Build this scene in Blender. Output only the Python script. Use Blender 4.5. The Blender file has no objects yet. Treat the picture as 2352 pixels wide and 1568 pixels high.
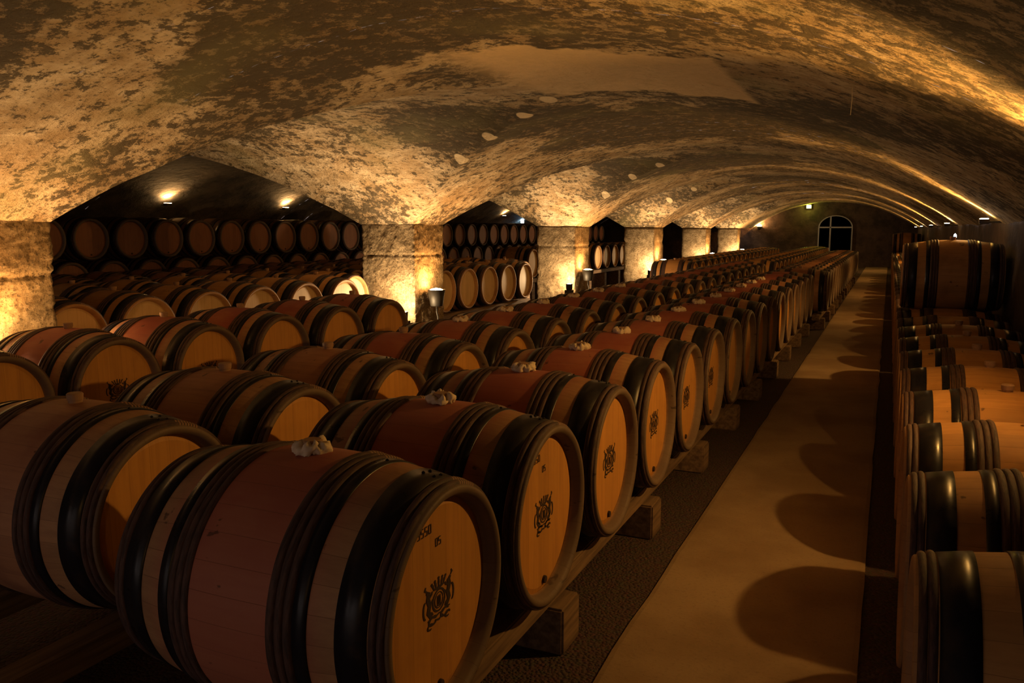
import bpy, bmesh, math, random
from mathutils import Vector, noise, Matrix
random.seed(7)
SC = bpy.context.scene
COL = SC.collection
PI = math.pi
CAMZ = 1.57                      # eye height above the gravel floor

# ------------------------------------------------------------------ camera
F_PX, W_PX, H_PX = 1895.0, 2352.0, 1568.0
PITCH = math.radians(7.694)
YAW = math.radians(24.439)
cd = bpy.data.cameras.new('camera'); cam = bpy.data.objects.new('camera', cd); COL.objects.link(cam)
cd.sensor_fit = 'HORIZONTAL'; cd.sensor_width = 36.0; cd.lens = 36.0 * F_PX / W_PX
cd.clip_start = 0.03; cd.clip_end = 200
cam.location = (0, 0, CAMZ)
cam.rotation_euler = (PI / 2 - PITCH, 0, YAW)
SC.camera = cam
cd.dof.use_dof = False

# ------------------------------------------------------------------ world / exposure
wd = bpy.data.worlds.new('world'); SC.world = wd; wd.use_nodes = True
wd.node_tree.nodes['Background'].inputs[0].default_value = (0.20, 0.155, 0.135, 1)   # added fill light, let in where the near end wall is left out
wd.node_tree.nodes['Background'].inputs[1].default_value = 1.0
SC.view_settings.view_transform = 'Standard'
SC.view_settings.look = 'None'
SC.view_settings.exposure = 2.4
SC.view_settings.gamma = 1.0
SC.view_settings.use_curve_mapping = False

# lamp strengths and colours, used by the lamp builders below
U_COL, U_W = (1.0, 0.66, 0.33), 20.0        # floor spotlights in front of the piers
S_COL, S_W = (1.0, 0.36, 0.05), 11.0         # bucket uplights on the nave side of the piers
R_COL, R_W = (1.0, 0.50, 0.115), 20.0        # uplights along the right wall
B_COL, B_W = (1.0, 0.52, 0.17), 18.0         # uplights on the far wall of the second nave

# ------------------------------------------------------------------ plan of the cellar
PIERS = [(-8.8, -7.95), (-2.75, -1.9), (3.30, 4.16), (9.24, 10.04), (15.28, 16.14),
         (21.24, 22.26), (27.95, 28.84), (34.28, 35.0)]
XP0, XP1 = -6.4, -5.6            # pier line
XR = 1.04                        # right wall
XC, HALF, ZS, ZC = -2.28, 3.32, 0.07, 1.18
RB = (HALF ** 2 + (ZC - ZS) ** 2) / (2 * (ZC - ZS))
XC2 = XP0 - HALF                 # axis of the second nave
XL = XP0 - 2 * HALF
Y0, Y1 = -9.5, 38.2

# ------------------------------------------------------------------ node helpers
def new_mat(name):
    m = bpy.data.materials.new(name); m.use_nodes = True
    nt = m.node_tree; b = nt.nodes['Principled BSDF']
    return m, nt, b
def N(nt, typ, **kw):
    n = nt.nodes.new(typ)
    for k, v in kw.items():
        if k.startswith('i_'):
            key = k[2:]
            key = int(key) if key.isdigit() else key
            n.inputs[key].default_value = v
        else: setattr(n, k, v)
    return n
def L(nt, a, b): nt.links.new(a, b)
def math_n(nt, op, a, b=None, c=None, clamp=False):
    n = nt.nodes.new('ShaderNodeMath'); n.operation = op; n.use_clamp = clamp
    for i, v in enumerate((a, b, c)):
        if v is None: continue
        if isinstance(v, (int, float)): n.inputs[i].default_value = v
        else: nt.links.new(v, n.inputs[i])
    return n.outputs[0]
def maprange(nt, v, a, b, c=0.0, d=1.0, smooth=True):
    n = nt.nodes.new('ShaderNodeMapRange')
    n.interpolation_type = 'SMOOTHSTEP' if smooth else 'LINEAR'
    nt.links.new(v, n.inputs[0])
    for i, x in zip((1, 2, 3, 4), (a, b, c, d)): n.inputs[i].default_value = x
    return n.outputs[0]
def mixc(nt, fac, a, b, mode='MIX'):
    n = nt.nodes.new('ShaderNodeMix'); n.data_type = 'RGBA'; n.blend_type = mode
    if isinstance(fac, (int, float)): n.inputs[0].default_value = fac
    else: nt.links.new(fac, n.inputs[0])
    for i, v in ((6, a), (7, b)):
        if isinstance(v, tuple): n.inputs[i].default_value = (*v, 1) if len(v) == 3 else v
        else: nt.links.new(v, n.inputs[i])
    return n.outputs[2]
def noise_n(nt, vec, scale, detail=4, rough=0.55, dist=0.0):
    n = nt.nodes.new('ShaderNodeTexNoise')
    n.inputs['Scale'].default_value = scale; n.inputs['Detail'].default_value = detail
    n.inputs['Roughness'].default_value = rough; n.inputs['Distortion'].default_value = dist
    if vec is not None: nt.links.new(vec, n.inputs['Vector'])
    return n.outputs[0]
def scaled(nt, vec, s):
    n = nt.nodes.new('ShaderNodeVectorMath'); n.operation = 'MULTIPLY'
    nt.links.new(vec, n.inputs[0]); n.inputs[1].default_value = s
    return n.outputs[0]
def bump(nt, b, h, strength, dist, prev=None):
    n = nt.nodes.new('ShaderNodeBump'); n.inputs['Strength'].default_value = strength
    n.inputs['Distance'].default_value = dist
    nt.links.new(h, n.inputs['Height'])
    if prev is not None: nt.links.new(prev, n.inputs['Normal'])
    nt.links.new(n.outputs[0], b.inputs['Normal'])
    return n.outputs[0]
def objcoord(nt): return nt.nodes.new('ShaderNodeTexCoord').outputs['Object']
def simple(name, col, rough=0.6, metal=0.0, emit=None, strength=0.0):
    m, nt, b = new_mat(name)
    b.inputs['Base Color'].default_value = (*col, 1); b.inputs['Roughness'].default_value = rough
    b.inputs['Metallic'].default_value = metal
    if emit:
        b.inputs['Emission Color'].default_value = (*emit, 1)
        b.inputs['Emission Strength'].default_value = strength
    return m

# ------------------------------------------------------------------ materials
def plaster_mat():
    m, nt, b = new_mat('vault_plaster')
    P = objcoord(nt)
    sep = N(nt, 'ShaderNodeSeparateXYZ'); L(nt, P, sep.inputs[0]); X, Y = sep.outputs[0], sep.outputs[1]
    fine = noise_n(nt, P, 10.0, 9, 0.74)
    mid = noise_n(nt, P, 3.2, 5, 0.6)
    big = noise_n(nt, P, 0.75, 3, 0.5)
    streak = noise_n(nt, scaled(nt, P, (2.2, 7.5, 3.0)), 1.6, 5, 0.65)
    tone = mixc(nt, maprange(nt, mid, 0.35, 0.65), (0.56, 0.44, 0.29), (0.36, 0.25, 0.135))
    tone = mixc(nt, maprange(nt, streak, 0.45, 0.7, 0, .6), tone, (0.24, 0.165, 0.085))
    # mould: black specks gathered into large colonies
    warp = noise_n(nt, P, 2.2, 4, 0.6)
    def ellipse(cx, cy, rx, ry, amp=0.9, k0=1.25, k1=0.75):
        dx = math_n(nt, 'DIVIDE', math_n(nt, 'SUBTRACT', X, cx), rx)
        dy = math_n(nt, 'DIVIDE', math_n(nt, 'SUBTRACT', Y, cy), ry)
        d = math_n(nt, 'SQRT', math_n(nt, 'ADD', math_n(nt, 'MULTIPLY', dx, dx), math_n(nt, 'MULTIPLY', dy, dy)))
        d = math_n(nt, 'ADD', d, math_n(nt, 'MULTIPLY', math_n(nt, 'SUBTRACT', warp, 0.5), amp))
        return maprange(nt, d, k0, k1)
    colony = maprange(nt, big, 0.36, 0.62, 0.26, 0.72)
    for e in [(-2.95, 4.15, 1.35, 0.85), (-2.0, 3.4, 1.2, 0.7), (-3.3, 7.9, 0.75, 0.75), (-2.4, 9.4, 1.5, 1.7),
              (-1.0, 8.6, 0.9, 1.3), (-2.6, 14.5, 1.4, 1.6), (-2.0, 20.5, 1.4, 1.5), (-0.3, 6.8, 0.5, 0.8), (-4.2, 1.6, 0.8, 0.7), (-4.0, 2.3, 0.9, 0.7), (-1.3, 2.6, 1.4, 0.8), (-4.1, 7.7, 0.9, 0.7), (-3.9, 13.7, 0.9, 0.7)]:
        colony = math_n(nt, 'MAXIMUM', colony, math_n(nt, 'MULTIPLY', ellipse(*e), 0.85))
    thr = math_n(nt, 'SUBTRACT', 0.605, math_n(nt, 'MULTIPLY', colony, 0.22))
    spec = math_n(nt, 'MULTIPLY', math_n(nt, 'SUBTRACT', fine, thr), 19.0, clamp=True)
    pit = math_n(nt, 'MULTIPLY', math_n(nt, 'SUBTRACT', noise_n(nt, P, 30.0, 5, 0.7), math_n(nt, 'SUBTRACT', 0.60, math_n(nt, 'MULTIPLY', colony, 0.10))), 12.0, clamp=True)
    spec = math_n(nt, 'MAXIMUM', spec, math_n(nt, 'MULTIPLY', pit, 0.8))
    spec = math_n(nt, 'MULTIPLY', spec, 0.88)
    dark_tone = maprange(nt, colony, 0.45, 0.90, 0.0, 0.80)
    tone = mixc(nt, dark_tone, tone, (0.15, 0.098, 0.05))  # deeper brown where the colony mask is strong
    col = mixc(nt, spec, tone, (0.050, 0.038, 0.022))
    # greenish algae hue here and there
    col = mixc(nt, maprange(nt, noise_n(nt, P, 0.9, 2, 0.5), 0.55, 0.75, 0, 0.35), col, (0.20, 0.18, 0.075))
    # smooth paler patch with a crisp edge near the crown of the second bay
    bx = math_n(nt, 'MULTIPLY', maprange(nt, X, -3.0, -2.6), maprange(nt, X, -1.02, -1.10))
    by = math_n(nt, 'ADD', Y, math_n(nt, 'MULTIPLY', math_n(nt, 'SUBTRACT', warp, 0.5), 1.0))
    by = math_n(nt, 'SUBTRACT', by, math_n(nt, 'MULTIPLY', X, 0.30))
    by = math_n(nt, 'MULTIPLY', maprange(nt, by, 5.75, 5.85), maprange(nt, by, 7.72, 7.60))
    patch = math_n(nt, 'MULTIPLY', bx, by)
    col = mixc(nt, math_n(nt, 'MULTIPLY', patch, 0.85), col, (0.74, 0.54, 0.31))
    # pale mortar dabs along the groins
    for (cx, cy) in [(-4.42, 8.36), (-3.86, 7.93), (-3.28, 7.52), (-2.86, 7.08), (-4.75, 14.6), (-4.1, 14.05), (-3.5, 13.6), (-5.0, 20.4), (-4.3, 19.9)]:
        col = mixc(nt, ellipse(cx, cy, 0.07, 0.11, 0.7, 1.15, 0.95), col, (0.72, 0.58, 0.38))
    L(nt, col, b.inputs['Base Color'])
    b.inputs['Roughness'].default_value = 0.92
    b.inputs['Specular IOR Level'].default_value = 0.15
    n1 = bump(nt, b, noise_n(nt, P, 5.0, 6, 0.6), 0.9, 0.07)
    bump(nt, b, fine, 1.0, 0.03, n1)
    return m
def stone_mat():
    m, nt, b = new_mat('pier_stone')
    P = objcoord(nt)
    mid = noise_n(nt, P, 6.0, 6, 0.65)
    fine = noise_n(nt, P, 38.0, 6, 0.7)
    col = mixc(nt, maprange(nt, mid, 0.35, 0.68), (0.40, 0.30, 0.18), (0.20, 0.14, 0.075))
    col = mixc(nt, maprange(nt, fine, 0.52, 0.62, 0, 0.75), col, (0.08, 0.055, 0.03))
    L(nt, col, b.inputs['Base Color']); b.inputs['Roughness'].default_value = 0.95
    b.inputs['Specular IOR Level'].default_value = 0.15
    n1 = bump(nt, b, noise_n(nt, P, 26.0, 5, 0.7), 1.0, 0.09)
    bump(nt, b, fine, 1.0, 0.025, n1)
    return m
def gravel_mat():
    m, nt, b = new_mat('gravel')
    P = objcoord(nt)
    v = N(nt, 'ShaderNodeTexVoronoi', i_Scale=75.0); L(nt, P, v.inputs['Vector'])
    col = mixc(nt, 0.75, v.outputs['Color'], (0.5, 0.5, 0.5))
    col = mixc(nt, 1.0, col, (0.13, 0.078, 0.065), 'MULTIPLY')
    L(nt, col, b.inputs['Base Color']); b.inputs['Roughness'].default_value = 0.9
    d = math_n(nt, 'SUBTRACT', 1.0, v.outputs['Distance'])
    bump(nt, b, d, 0.9, 0.010)
    return m
def path_mat():
    m, nt, b = new_mat('aisle_concrete')
    P = objcoord(nt)
    a = noise_n(nt, P, 1.3, 4, 0.6); f = noise_n(nt, P, 60.0, 4, 0.7)
    col = mixc(nt, maprange(nt, a, 0.35, 0.65), (0.33, 0.235, 0.14), (0.235, 0.155, 0.085))
    col = mixc(nt, maprange(nt, f, 0.5, 0.75, 0, 0.4), col, (0.12, 0.08, 0.045))
    L(nt, col, b.inputs['Base Color']); b.inputs['Roughness'].default_value = 0.85
    bump(nt, b, f, 0.3, 0.006)
    return m
def rough_wall_mat(name, c1, c2):
    m, nt, b = new_mat(name)
    P = objcoord(nt)
    a = noise_n(nt, P, 2.4, 6, 0.65)
    col = mixc(nt, maprange(nt, a, 0.35, 0.7), c1, c2)
    L(nt, col, b.inputs['Base Color']); b.inputs['Roughness'].default_value = 0.95
    bump(nt, b, noise_n(nt, P, 7.0, 6, 0.65), 0.9, 0.05)
    return m
def stave_mat(name, base, dark, stain, grey=0.85):
    """oak staves: each stave its own tone, long grain, grime and wine stains round the bung"""
    m, nt, b = new_mat(name)
    P = objcoord(nt)
    oi = N(nt, 'ShaderNodeObjectInfo'); rnd = oi.outputs['Random']
    sep = N(nt, 'ShaderNodeSeparateXYZ'); L(nt, P, sep.inputs[0]); X, Yc, Z = sep.outputs
    ang = math_n(nt, 'ARCTAN2', Yc, Z)
    t = math_n(nt, 'ADD', math_n(nt, 'MULTIPLY', ang, 30 / (2 * PI)), 0.5)
    idx = math_n(nt, 'FLOOR', t); fr = math_n(nt, 'FRACT', t)
    wn = N(nt, 'ShaderNodeTexWhiteNoise', noise_dimensions='2D')
    cv = N(nt, 'ShaderNodeCombineXYZ'); L(nt, idx, cv.inputs[0]); L(nt, rnd, cv.inputs[1]); L(nt, cv.outputs[0], wn.inputs['Vector'])
    shift = N(nt, 'ShaderNodeVectorMath', operation='ADD'); L(nt, P, shift.inputs[0])
    c2 = N(nt, 'ShaderNodeCombineXYZ')
    L(nt, math_n(nt, 'MULTIPLY', rnd, 37.0), c2.inputs[0]); L(nt, math_n(nt, 'MULTIPLY', rnd, 11.0), c2.inputs[1]); L(nt, c2.outputs[0], shift.inputs[1])
    Q = shift.outputs[0]
    grain = noise_n(nt, scaled(nt, Q, (2.0, 26.0, 26.0)), 2.0, 4, 0.6)
    blot = noise_n(nt, Q, 3.5, 4, 0.6)
    col = mixc(nt, wn.outputs[0], base, tuple(0.80 * x for x in base))
    col = mixc(nt, maprange(nt, grain, 0.4, 0.7, 0, 0.35), col, dark)
    col = mixc(nt, maprange(nt, blot, 0.5, 0.72, 0, 0.75), col, dark)
    # per barrel tone
    col = mixc(nt, math_n(nt, 'MULTIPLY', rnd, 0.30), col, tuple(0.55 * x for x in base))
    if stain > 0:
        up = maprange(nt, Z, 0.05, 0.30)
        near = maprange(nt, math_n(nt, 'ABSOLUTE', X), 0.40, 0.05)
        w = noise_n(nt, scaled(nt, Q, (1.0, 1.3, 1.0)), 3.3, 4, 0.6)
        s = math_n(nt, 'MULTIPLY', math_n(nt, 'MULTIPLY', up, near), maprange(nt, w, 0.36, 0.56))
        lvl = math_n(nt, 'ADD', math_n(nt, 'MULTIPLY', math_n(nt, 'FRACT', math_n(nt, 'MULTIPLY', rnd, 7.3)), 0.55 * stain), 0.35 * stain)
        col = mixc(nt, math_n(nt, 'MULTIPLY', s, lvl), col, (0.15, 0.010, 0.020))
        # general pinkish film on the belly
        film = math_n(nt, 'MULTIPLY', maprange(nt, math_n(nt, 'ABSOLUTE', X), 0.30, 0.17), 0.72 * stain)
        col = mixc(nt, film, col, (0.36, 0.100, 0.072))
    # weathered grey chime ends
    col = mixc(nt, math_n(nt, 'MULTIPLY', maprange(nt, math_n(nt, 'ABSOLUTE', X), 0.385, 0.405), grey), col, (0.125, 0.095, 0.075))
    # joints between staves
    j = math_n(nt, 'ABSOLUTE', math_n(nt, 'SUBTRACT', fr, 0.5))
    jm = maprange(nt, j, 0.485, 0.499)
    col = mixc(nt, math_n(nt, 'MULTIPLY', jm, 0.5), col, tuple(0.35 * x for x in dark))
    # scratches and knocks
    sc = noise_n(nt, scaled(nt, Q, (5.0, 1.5, 9.0)), 3.0, 3, 0.5)
    col = mixc(nt, maprange(nt, sc, 0.68, 0.72, 0, 0.7), col, (0.035, 0.018, 0.012))
    L(nt, col, b.inputs['Base Color']); b.inputs['Roughness'].default_value = 0.62
    b.inputs['Specular IOR Level'].default_value = 0.3
    n1 = bump(nt, b, math_n(nt, 'SUBTRACT', 1.0, jm), 0.35, 0.003)
    bump(nt, b, grain, 0.15, 0.002, n1)
    return m
def head_mat(name, base, dark):
    m, nt, b = new_mat(name)
    P = objcoord(nt)
    rnd = N(nt, 'ShaderNodeObjectInfo').outputs['Random']
    sep = N(nt, 'ShaderNodeSeparateXYZ'); L(nt, P, sep.inputs[0]); X, Yc, Z = sep.outputs
    t = math_n(nt, 'ADD', math_n(nt, 'MULTIPLY', Yc, 1 / 0.085), 0.5)
    wn = N(nt, 'ShaderNodeTexWhiteNoise', noise_dimensions='2D')
    cv = N(nt, 'ShaderNodeCombineXYZ'); L(nt, math_n(nt, 'FLOOR', t), cv.inputs[0]); L(nt, rnd, cv.inputs[1]); L(nt, cv.outputs[0], wn.inputs['Vector'])
    sh = N(nt, 'ShaderNodeCombineXYZ'); L(nt, math_n(nt, 'MULTIPLY', rnd, 23.0), sh.inputs[1])
    ad = N(nt, 'ShaderNodeVectorMath', operation='ADD'); L(nt, P, ad.inputs[0]); L(nt, sh.outputs[0], ad.inputs[1])
    g = noise_n(nt, scaled(nt, ad.outputs[0], (10.0, 40.0, 3.0)), 1.0, 4, 0.6)
    bl = noise_n(nt, ad.outputs[0], 5.0, 3, 0.6)
    col = mixc(nt, wn.outputs[0], base, tuple(0.86 * x for x in base))
    col = mixc(nt, maprange(nt, g, 0.4, 0.7, 0, 0.4), col, dark)
    col = mixc(nt, maprange(nt, bl, 0.55, 0.75, 0, 0.45), col, dark)
    j = maprange(nt, math_n(nt, 'ABSOLUTE', math_n(nt, 'SUBTRACT', math_n(nt, 'FRACT', t), 0.5)), 0.485, 0.5)
    col = mixc(nt, math_n(nt, 'MULTIPLY', j, 0.55), col, tuple(0.3 * x for x in dark))
    L(nt, col, b.inputs['Base Color']); b.inputs['Roughness'].default_value = 0.55
    b.inputs['Specular IOR Level'].default_value = 0.3
    return m
def hoopwood_mat():
    m, nt, b = new_mat('chestnut_hoop_bark')
    P = objcoord(nt)
    rnd = N(nt, 'ShaderNodeObjectInfo').outputs['Random']
    sep = N(nt, 'ShaderNodeSeparateXYZ'); L(nt, P, sep.inputs[0])
    ang = math_n(nt, 'ARCTAN2', sep.outputs[1], sep.outputs[2])
    cv = N(nt, 'ShaderNodeCombineXYZ'); L(nt, math_n(nt, 'MULTIPLY', ang, 3.0), cv.inputs[0]); L(nt, math_n(nt, 'MULTIPLY', sep.outputs[0], 60.0), cv.inputs[1]); L(nt, math_n(nt, 'MULTIPLY', rnd, 30.0), cv.inputs[2])
    n = noise_n(nt, cv.outputs[0], 2.2, 5, 0.65)
    col = mixc(nt, maprange(nt, n, 0.35, 0.7), (0.085, 0.042, 0.034), (0.024, 0.013, 0.012))
    # lashings wound round the hoop ends
    la = maprange(nt, math_n(nt, 'ABSOLUTE', math_n(nt, 'SUBTRACT', ang, 0.35)), 0.16, 0.13)
    st = math_n(nt, 'MULTIPLY', la, maprange(nt, math_n(nt, 'SINE', math_n(nt, 'MULTIPLY', ang, 150.0)), -0.2, 0.4))
    col = mixc(nt, math_n(nt, 'MULTIPLY', st, 0.8), col, (0.30, 0.16, 0.09))
    L(nt, col, b.inputs['Base Color']); b.inputs['Roughness'].default_value = 0.75
    bump(nt, b, n, 0.6, 0.004)
    return m
def steel_mat():
    m, nt, b = new_mat('black_hoop_iron')
    P = objcoord(nt)
    n = noise_n(nt, P, 9.0, 5, 0.65)
    col = mixc(nt, maprange(nt, n, 0.5, 0.75), (0.012, 0.012, 0.017), (0.04, 0.026, 0.02))
    L(nt, col, b.inputs['Base Color']); b.inputs['Metallic'].default_value = 0.0; b.inputs['Specular IOR Level'].default_value = 0.22
    L(nt, maprange(nt, n, 0.3, 0.7, 0.26, 0.42), b.inputs['Roughness'])
    return m
def timber_mat():
    m, nt, b = new_mat('rail_timber')
    P = objcoord(nt)
    g = noise_n(nt, scaled(nt, P, (22.0, 1.5, 22.0)), 1.5, 5, 0.6)
    col = mixc(nt, maprange(nt, g, 0.35, 0.7), (0.24, 0.155, 0.09), (0.10, 0.06, 0.04))
    L(nt, col, b.inputs['Base Color']); b.inputs['Roughness'].default_value = 0.8
    bump(nt, b, g, 0.35, 0.004)
    return m
M = {}
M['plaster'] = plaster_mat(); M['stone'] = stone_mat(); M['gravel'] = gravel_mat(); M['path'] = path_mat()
M['wall'] = rough_wall_mat('cellar_wall', (0.07, 0.046, 0.034), (0.025, 0.017, 0.013)); M['shadevault'] = rough_wall_mat('shade_darkened_rubble_vault', (0.11, 0.078, 0.05), (0.028, 0.02, 0.015))  # second-nave vault: shade of the unlit nave put into the rubble colour
M['oak_old'] = stave_mat('oak_staves_wine_stained', (0.46, 0.265, 0.135), (0.18, 0.080, 0.050), 1.0)
M['oak_mid'] = stave_mat('oak_staves_weathered', (0.46, 0.26, 0.13), (0.18, 0.085, 0.05), 0.35)
M['oak_new'] = stave_mat('oak_staves_pale', (0.52, 0.265, 0.085), (0.28, 0.13, 0.045), 0.0, 0.3)
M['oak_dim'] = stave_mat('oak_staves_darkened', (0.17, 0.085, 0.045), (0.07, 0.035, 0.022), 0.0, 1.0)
M['head_old'] = head_mat('oak_head_golden', (0.60, 0.29, 0.07), (0.38, 0.165, 0.045))
M['head_new'] = head_mat('oak_head_pale', (0.66, 0.46, 0.24), (0.46, 0.29, 0.13))
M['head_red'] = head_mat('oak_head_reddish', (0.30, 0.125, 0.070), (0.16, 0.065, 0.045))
M['hoopwood'] = hoopwood_mat(); M['steel'] = steel_mat(); M['timber'] = timber_mat()
M['ink'] = simple('burnt_brand', (0.035, 0.018, 0.012), 0.8)
M['bung'] = simple('bung_cork', (0.30, 0.17, 0.09), 0.7)
M['wrap'] = simple('bung_cloth', (0.62, 0.50, 0.36), 0.85)
M['lampmetal'] = simple('lamp_housing', (0.008, 0.006, 0.003), 0.6, 0.2)
M['darkmetal'] = simple('door_frame_metal', (0.30, 0.32, 0.33), 0.4, 0.6)
M['lamp_u'] = simple('lamp_glass_warm', (1, .9, .7), 0.4, 0, (1.0, 0.74, 0.42), 30.0)
M['lamp_s'] = simple('lamp_glass_amber', (1, .85, .6), 0.4, 0, (1.0, 0.66, 0.28), 30.0)
M['lamp_g'] = simple('lamp_glass_green', (.8, 1, .4), 0.4, 0, (0.75, 0.85, 0.08), 14.0)
M['lamp_b'] = simple('lamp_glass_blue', (.7, .9, 1), 0.4, 0, (0.45, 0.75, 1.0), 9.0)
M['doorglass'] = simple('door_glass', (0.015, 0.017, 0.02), 0.08)
M['cable'] = simple('cable', (0.30, 0.24, 0.16), 0.6)

# ------------------------------------------------------------------ object helpers
def obj_from(name, verts, faces, mat, parent=None, smooth=False, auto=None):
    me = bpy.data.meshes.new(name); me.from_pydata(verts, [], faces); me.update()
    mats = mat if isinstance(mat, (list, tuple)) else [mat]
    for mm in mats: me.materials.append(mm)
    if smooth:
        for p in me.polygons: p.use_smooth = True
    o = bpy.data.objects.new(name, me); COL.objects.link(o)
    if parent: o.parent = parent
    return o
def obj_bm(name, bm, mat, parent=None, smooth=False):
    me = bpy.data.meshes.new(name); bm.to_mesh(me); bm.free()
    for mm in (mat if isinstance(mat, (list, tuple)) else [mat]): me.materials.append(mm)
    if smooth:
        for p in me.polygons: p.use_smooth = True
    o = bpy.data.objects.new(name, me); COL.objects.link(o)
    if parent: o.parent = parent
    return o
def tag(o, label, cat, group=None, kind=None):
    if label: o['label'] = label
    if cat: o['category'] = cat
    if group: o['group'] = group
    if kind: o['kind'] = kind
    return o
def empty(name, loc, rz=0.0):
    o = bpy.data.objects.new(name, None); COL.objects.link(o); o.location = loc
    o.rotation_euler = (0, 0, rz); o.empty_display_size = 0.1
    return o
def struct(o, label=None):
    o['kind'] = 'structure'
    if label: o['label'] = label
    return o
def bm_box(bm, lo, hi, bev=0.0):
    r = bmesh.ops.create_cube(bm, size=1.0)
    c = [(a + b) / 2 for a, b in zip(lo, hi)]; s = [b - a for a, b in zip(lo, hi)]
    for v in r['verts']:
        v.co = Vector((v.co.x * s[0] + c[0], v.co.y * s[1] + c[1], v.co.z * s[2] + c[2]))
    if bev:
        es = list({e for v in r['verts'] for e in v.link_edges})
        bmesh.ops.bevel(bm, geom=es, offset=bev, segments=2, affect='EDGES')
def lathe_x(prof, seg, rfun=None, closed=False):
    """revolve (x, r) profile about X"""
    V, Fc = [], []
    for (x, r) in prof:
        for k in range(seg):
            a = 2 * PI * k / seg
            rr = r + (rfun(x, a) if rfun else 0)
            V.append((x, rr * math.sin(a), rr * math.cos(a)))
    n = len(prof)
    for i in range(n if closed else n - 1):
        for k in range(seg):
            a, b2 = i * seg + k, i * seg + (k + 1) % seg
            c, d = ((i + 1) % n) * seg + (k + 1) % seg, ((i + 1) % n) * seg + k
            Fc.append((a, b2, c, d))
    return V, Fc
def lathe_z(prof, seg, cap0=False, cap1=False):
    V, Fc = [], []
    for (r, z) in prof:
        for k in range(seg):
            a = 2 * PI * k / seg; V.append((r * math.cos(a), r * math.sin(a), z))
    for i in range(len(prof) - 1):
        for k in range(seg):
            Fc.append((i * seg + k, i * seg + (k + 1) % seg, (i + 1) * seg + (k + 1) % seg, (i + 1) * seg + k))
    if cap0: Fc.append(tuple(reversed(range(seg))))
    if cap1: Fc.append(tuple(range((len(prof) - 1) * seg, len(prof) * seg)))
    return V, Fc
def tube(pts, r, seg=8):
    V, Fc = [], []
    pts = [Vector(p) for p in pts]
    for i, p in enumerate(pts):
        t = (pts[min(i + 1, len(pts) - 1)] - pts[max(i - 1, 0)]).normalized()
        u = t.cross(Vector((0, 0, 1)))
        if u.length < 1e-3: u = t.cross(Vector((1, 0, 0)))
        u.normalize(); w = t.cross(u)
        for k in range(seg):
            a = 2 * PI * k / seg; V.append(tuple(p + u * (r * math.cos(a)) + w * (r * math.sin(a))))
    for i in range(len(pts) - 1):
        for k in range(seg):
            Fc.append((i * seg + k, i * seg + (k + 1) % seg, (i + 1) * seg + (k + 1) % seg, (i + 1) * seg + k))
    Fc.append(tuple(range(seg))); Fc.append(tuple(reversed(range((len(pts) - 1) * seg, len(pts) * seg))))
    return V, Fc

# ------------------------------------------------------------------ the vault
def zB(x, xc=XC):
    return CAMZ + ZC - RB + math.sqrt(max(RB * RB - (x - xc) ** 2, 0))
def zL(y, ya, yb):
    h = (yb - ya) / 2; R = (h * h + (ZC - ZS) ** 2) / (2 * (ZC - ZS)); c = (ya + yb) / 2
    return CAMZ + ZC + 0.004 - R + math.sqrt(max(R * R - (y - c) ** 2, 0))
def xB_left(z):
    """x on the left half of the nave barrel at height z"""
    k = z - (CAMZ + ZC - RB)
    return XC - math.sqrt(max(RB * RB - k * k, 0))
def wob(x, y, z):
    p = Vector((x, y, z))
    d = 0.022 * noise.noise(p * 0.9) + 0.010 * noise.noise(p * 3.1 + Vector((5, 0, 0))) + 0.004 * noise.noise(p * 9.0)
    return z + d
V, Fc, DARK = [], [], []
def patch(rows, dark=False):
    """rows: list of lists of (x,y,z) of equal length -> grid"""
    base = len(V); n = len(rows[0])
    for r in rows:
        for (x, y, z) in r: V.append((x, y, wob(x, y, z)))
    for i in range(len(rows) - 1):
        for j in range(n - 1):
            a = base + i * n + j
            Fc.append((a, a + 1, a + n + 1, a + n))
    if dark: DARK.append((len(Fc) - (len(rows) - 1) * (n - 1), len(Fc)))
def lin(a, b, n): return [a + (b - a) * i / n for i in range(n + 1)]
def mirror_x(x): return (XP0 + XP1) - x
for k in range(len(PIERS)):
    ya, yb = PIERS[k]
    far = ya > 20
    ny = 8 if not far else 4
    nx = 120 if not far else 60
    # transverse band over the pier, both naves
    rows = [[(x, y, zB(x)) for x in lin(XP1, XR, nx)] for y in lin(ya, yb, ny)]
    patch(rows)
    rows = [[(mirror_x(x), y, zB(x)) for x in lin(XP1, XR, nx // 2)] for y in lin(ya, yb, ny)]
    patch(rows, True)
bays = [(PIERS[i][1], PIERS[i + 1][0]) for i in range(len(PIERS) - 1)]
for (ya, yb) in bays:
    far = ya > 20
    ys = lin(ya, yb, 80 if not far else 40)
    rows, rows2, rowsL = [], [], []
    nx = 100 if not far else 50
    for y in ys:
        zl = min(zL(y, ya, yb), CAMZ + ZC - 1e-4)
        xg = min(max(xB_left(zl), XP1), XC)
        rows.append([(x, y, zB(x)) for x in lin(xg, XR, nx)])
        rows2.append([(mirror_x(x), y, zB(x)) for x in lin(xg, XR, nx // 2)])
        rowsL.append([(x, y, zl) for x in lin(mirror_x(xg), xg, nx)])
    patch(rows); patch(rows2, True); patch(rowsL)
# plain barrel ends
for (ya, yb) in ((Y0, PIERS[0][0]), (PIERS[-1][1], Y1)):
    patch([[(x, y, zB(x)) for x in lin(XP1, XR, 60)] for y in lin(ya, yb, 20)])
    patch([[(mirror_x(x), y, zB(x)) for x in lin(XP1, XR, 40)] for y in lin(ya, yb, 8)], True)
ceil = struct(obj_from('ceiling', V, Fc, [M['plaster'], M['shadevault']], smooth=True), 'mould-stained plaster groin vault of the cellar')
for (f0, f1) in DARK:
    for i in range(f0, f1): ceil.data.polygons[i].material_index = 1

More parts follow.
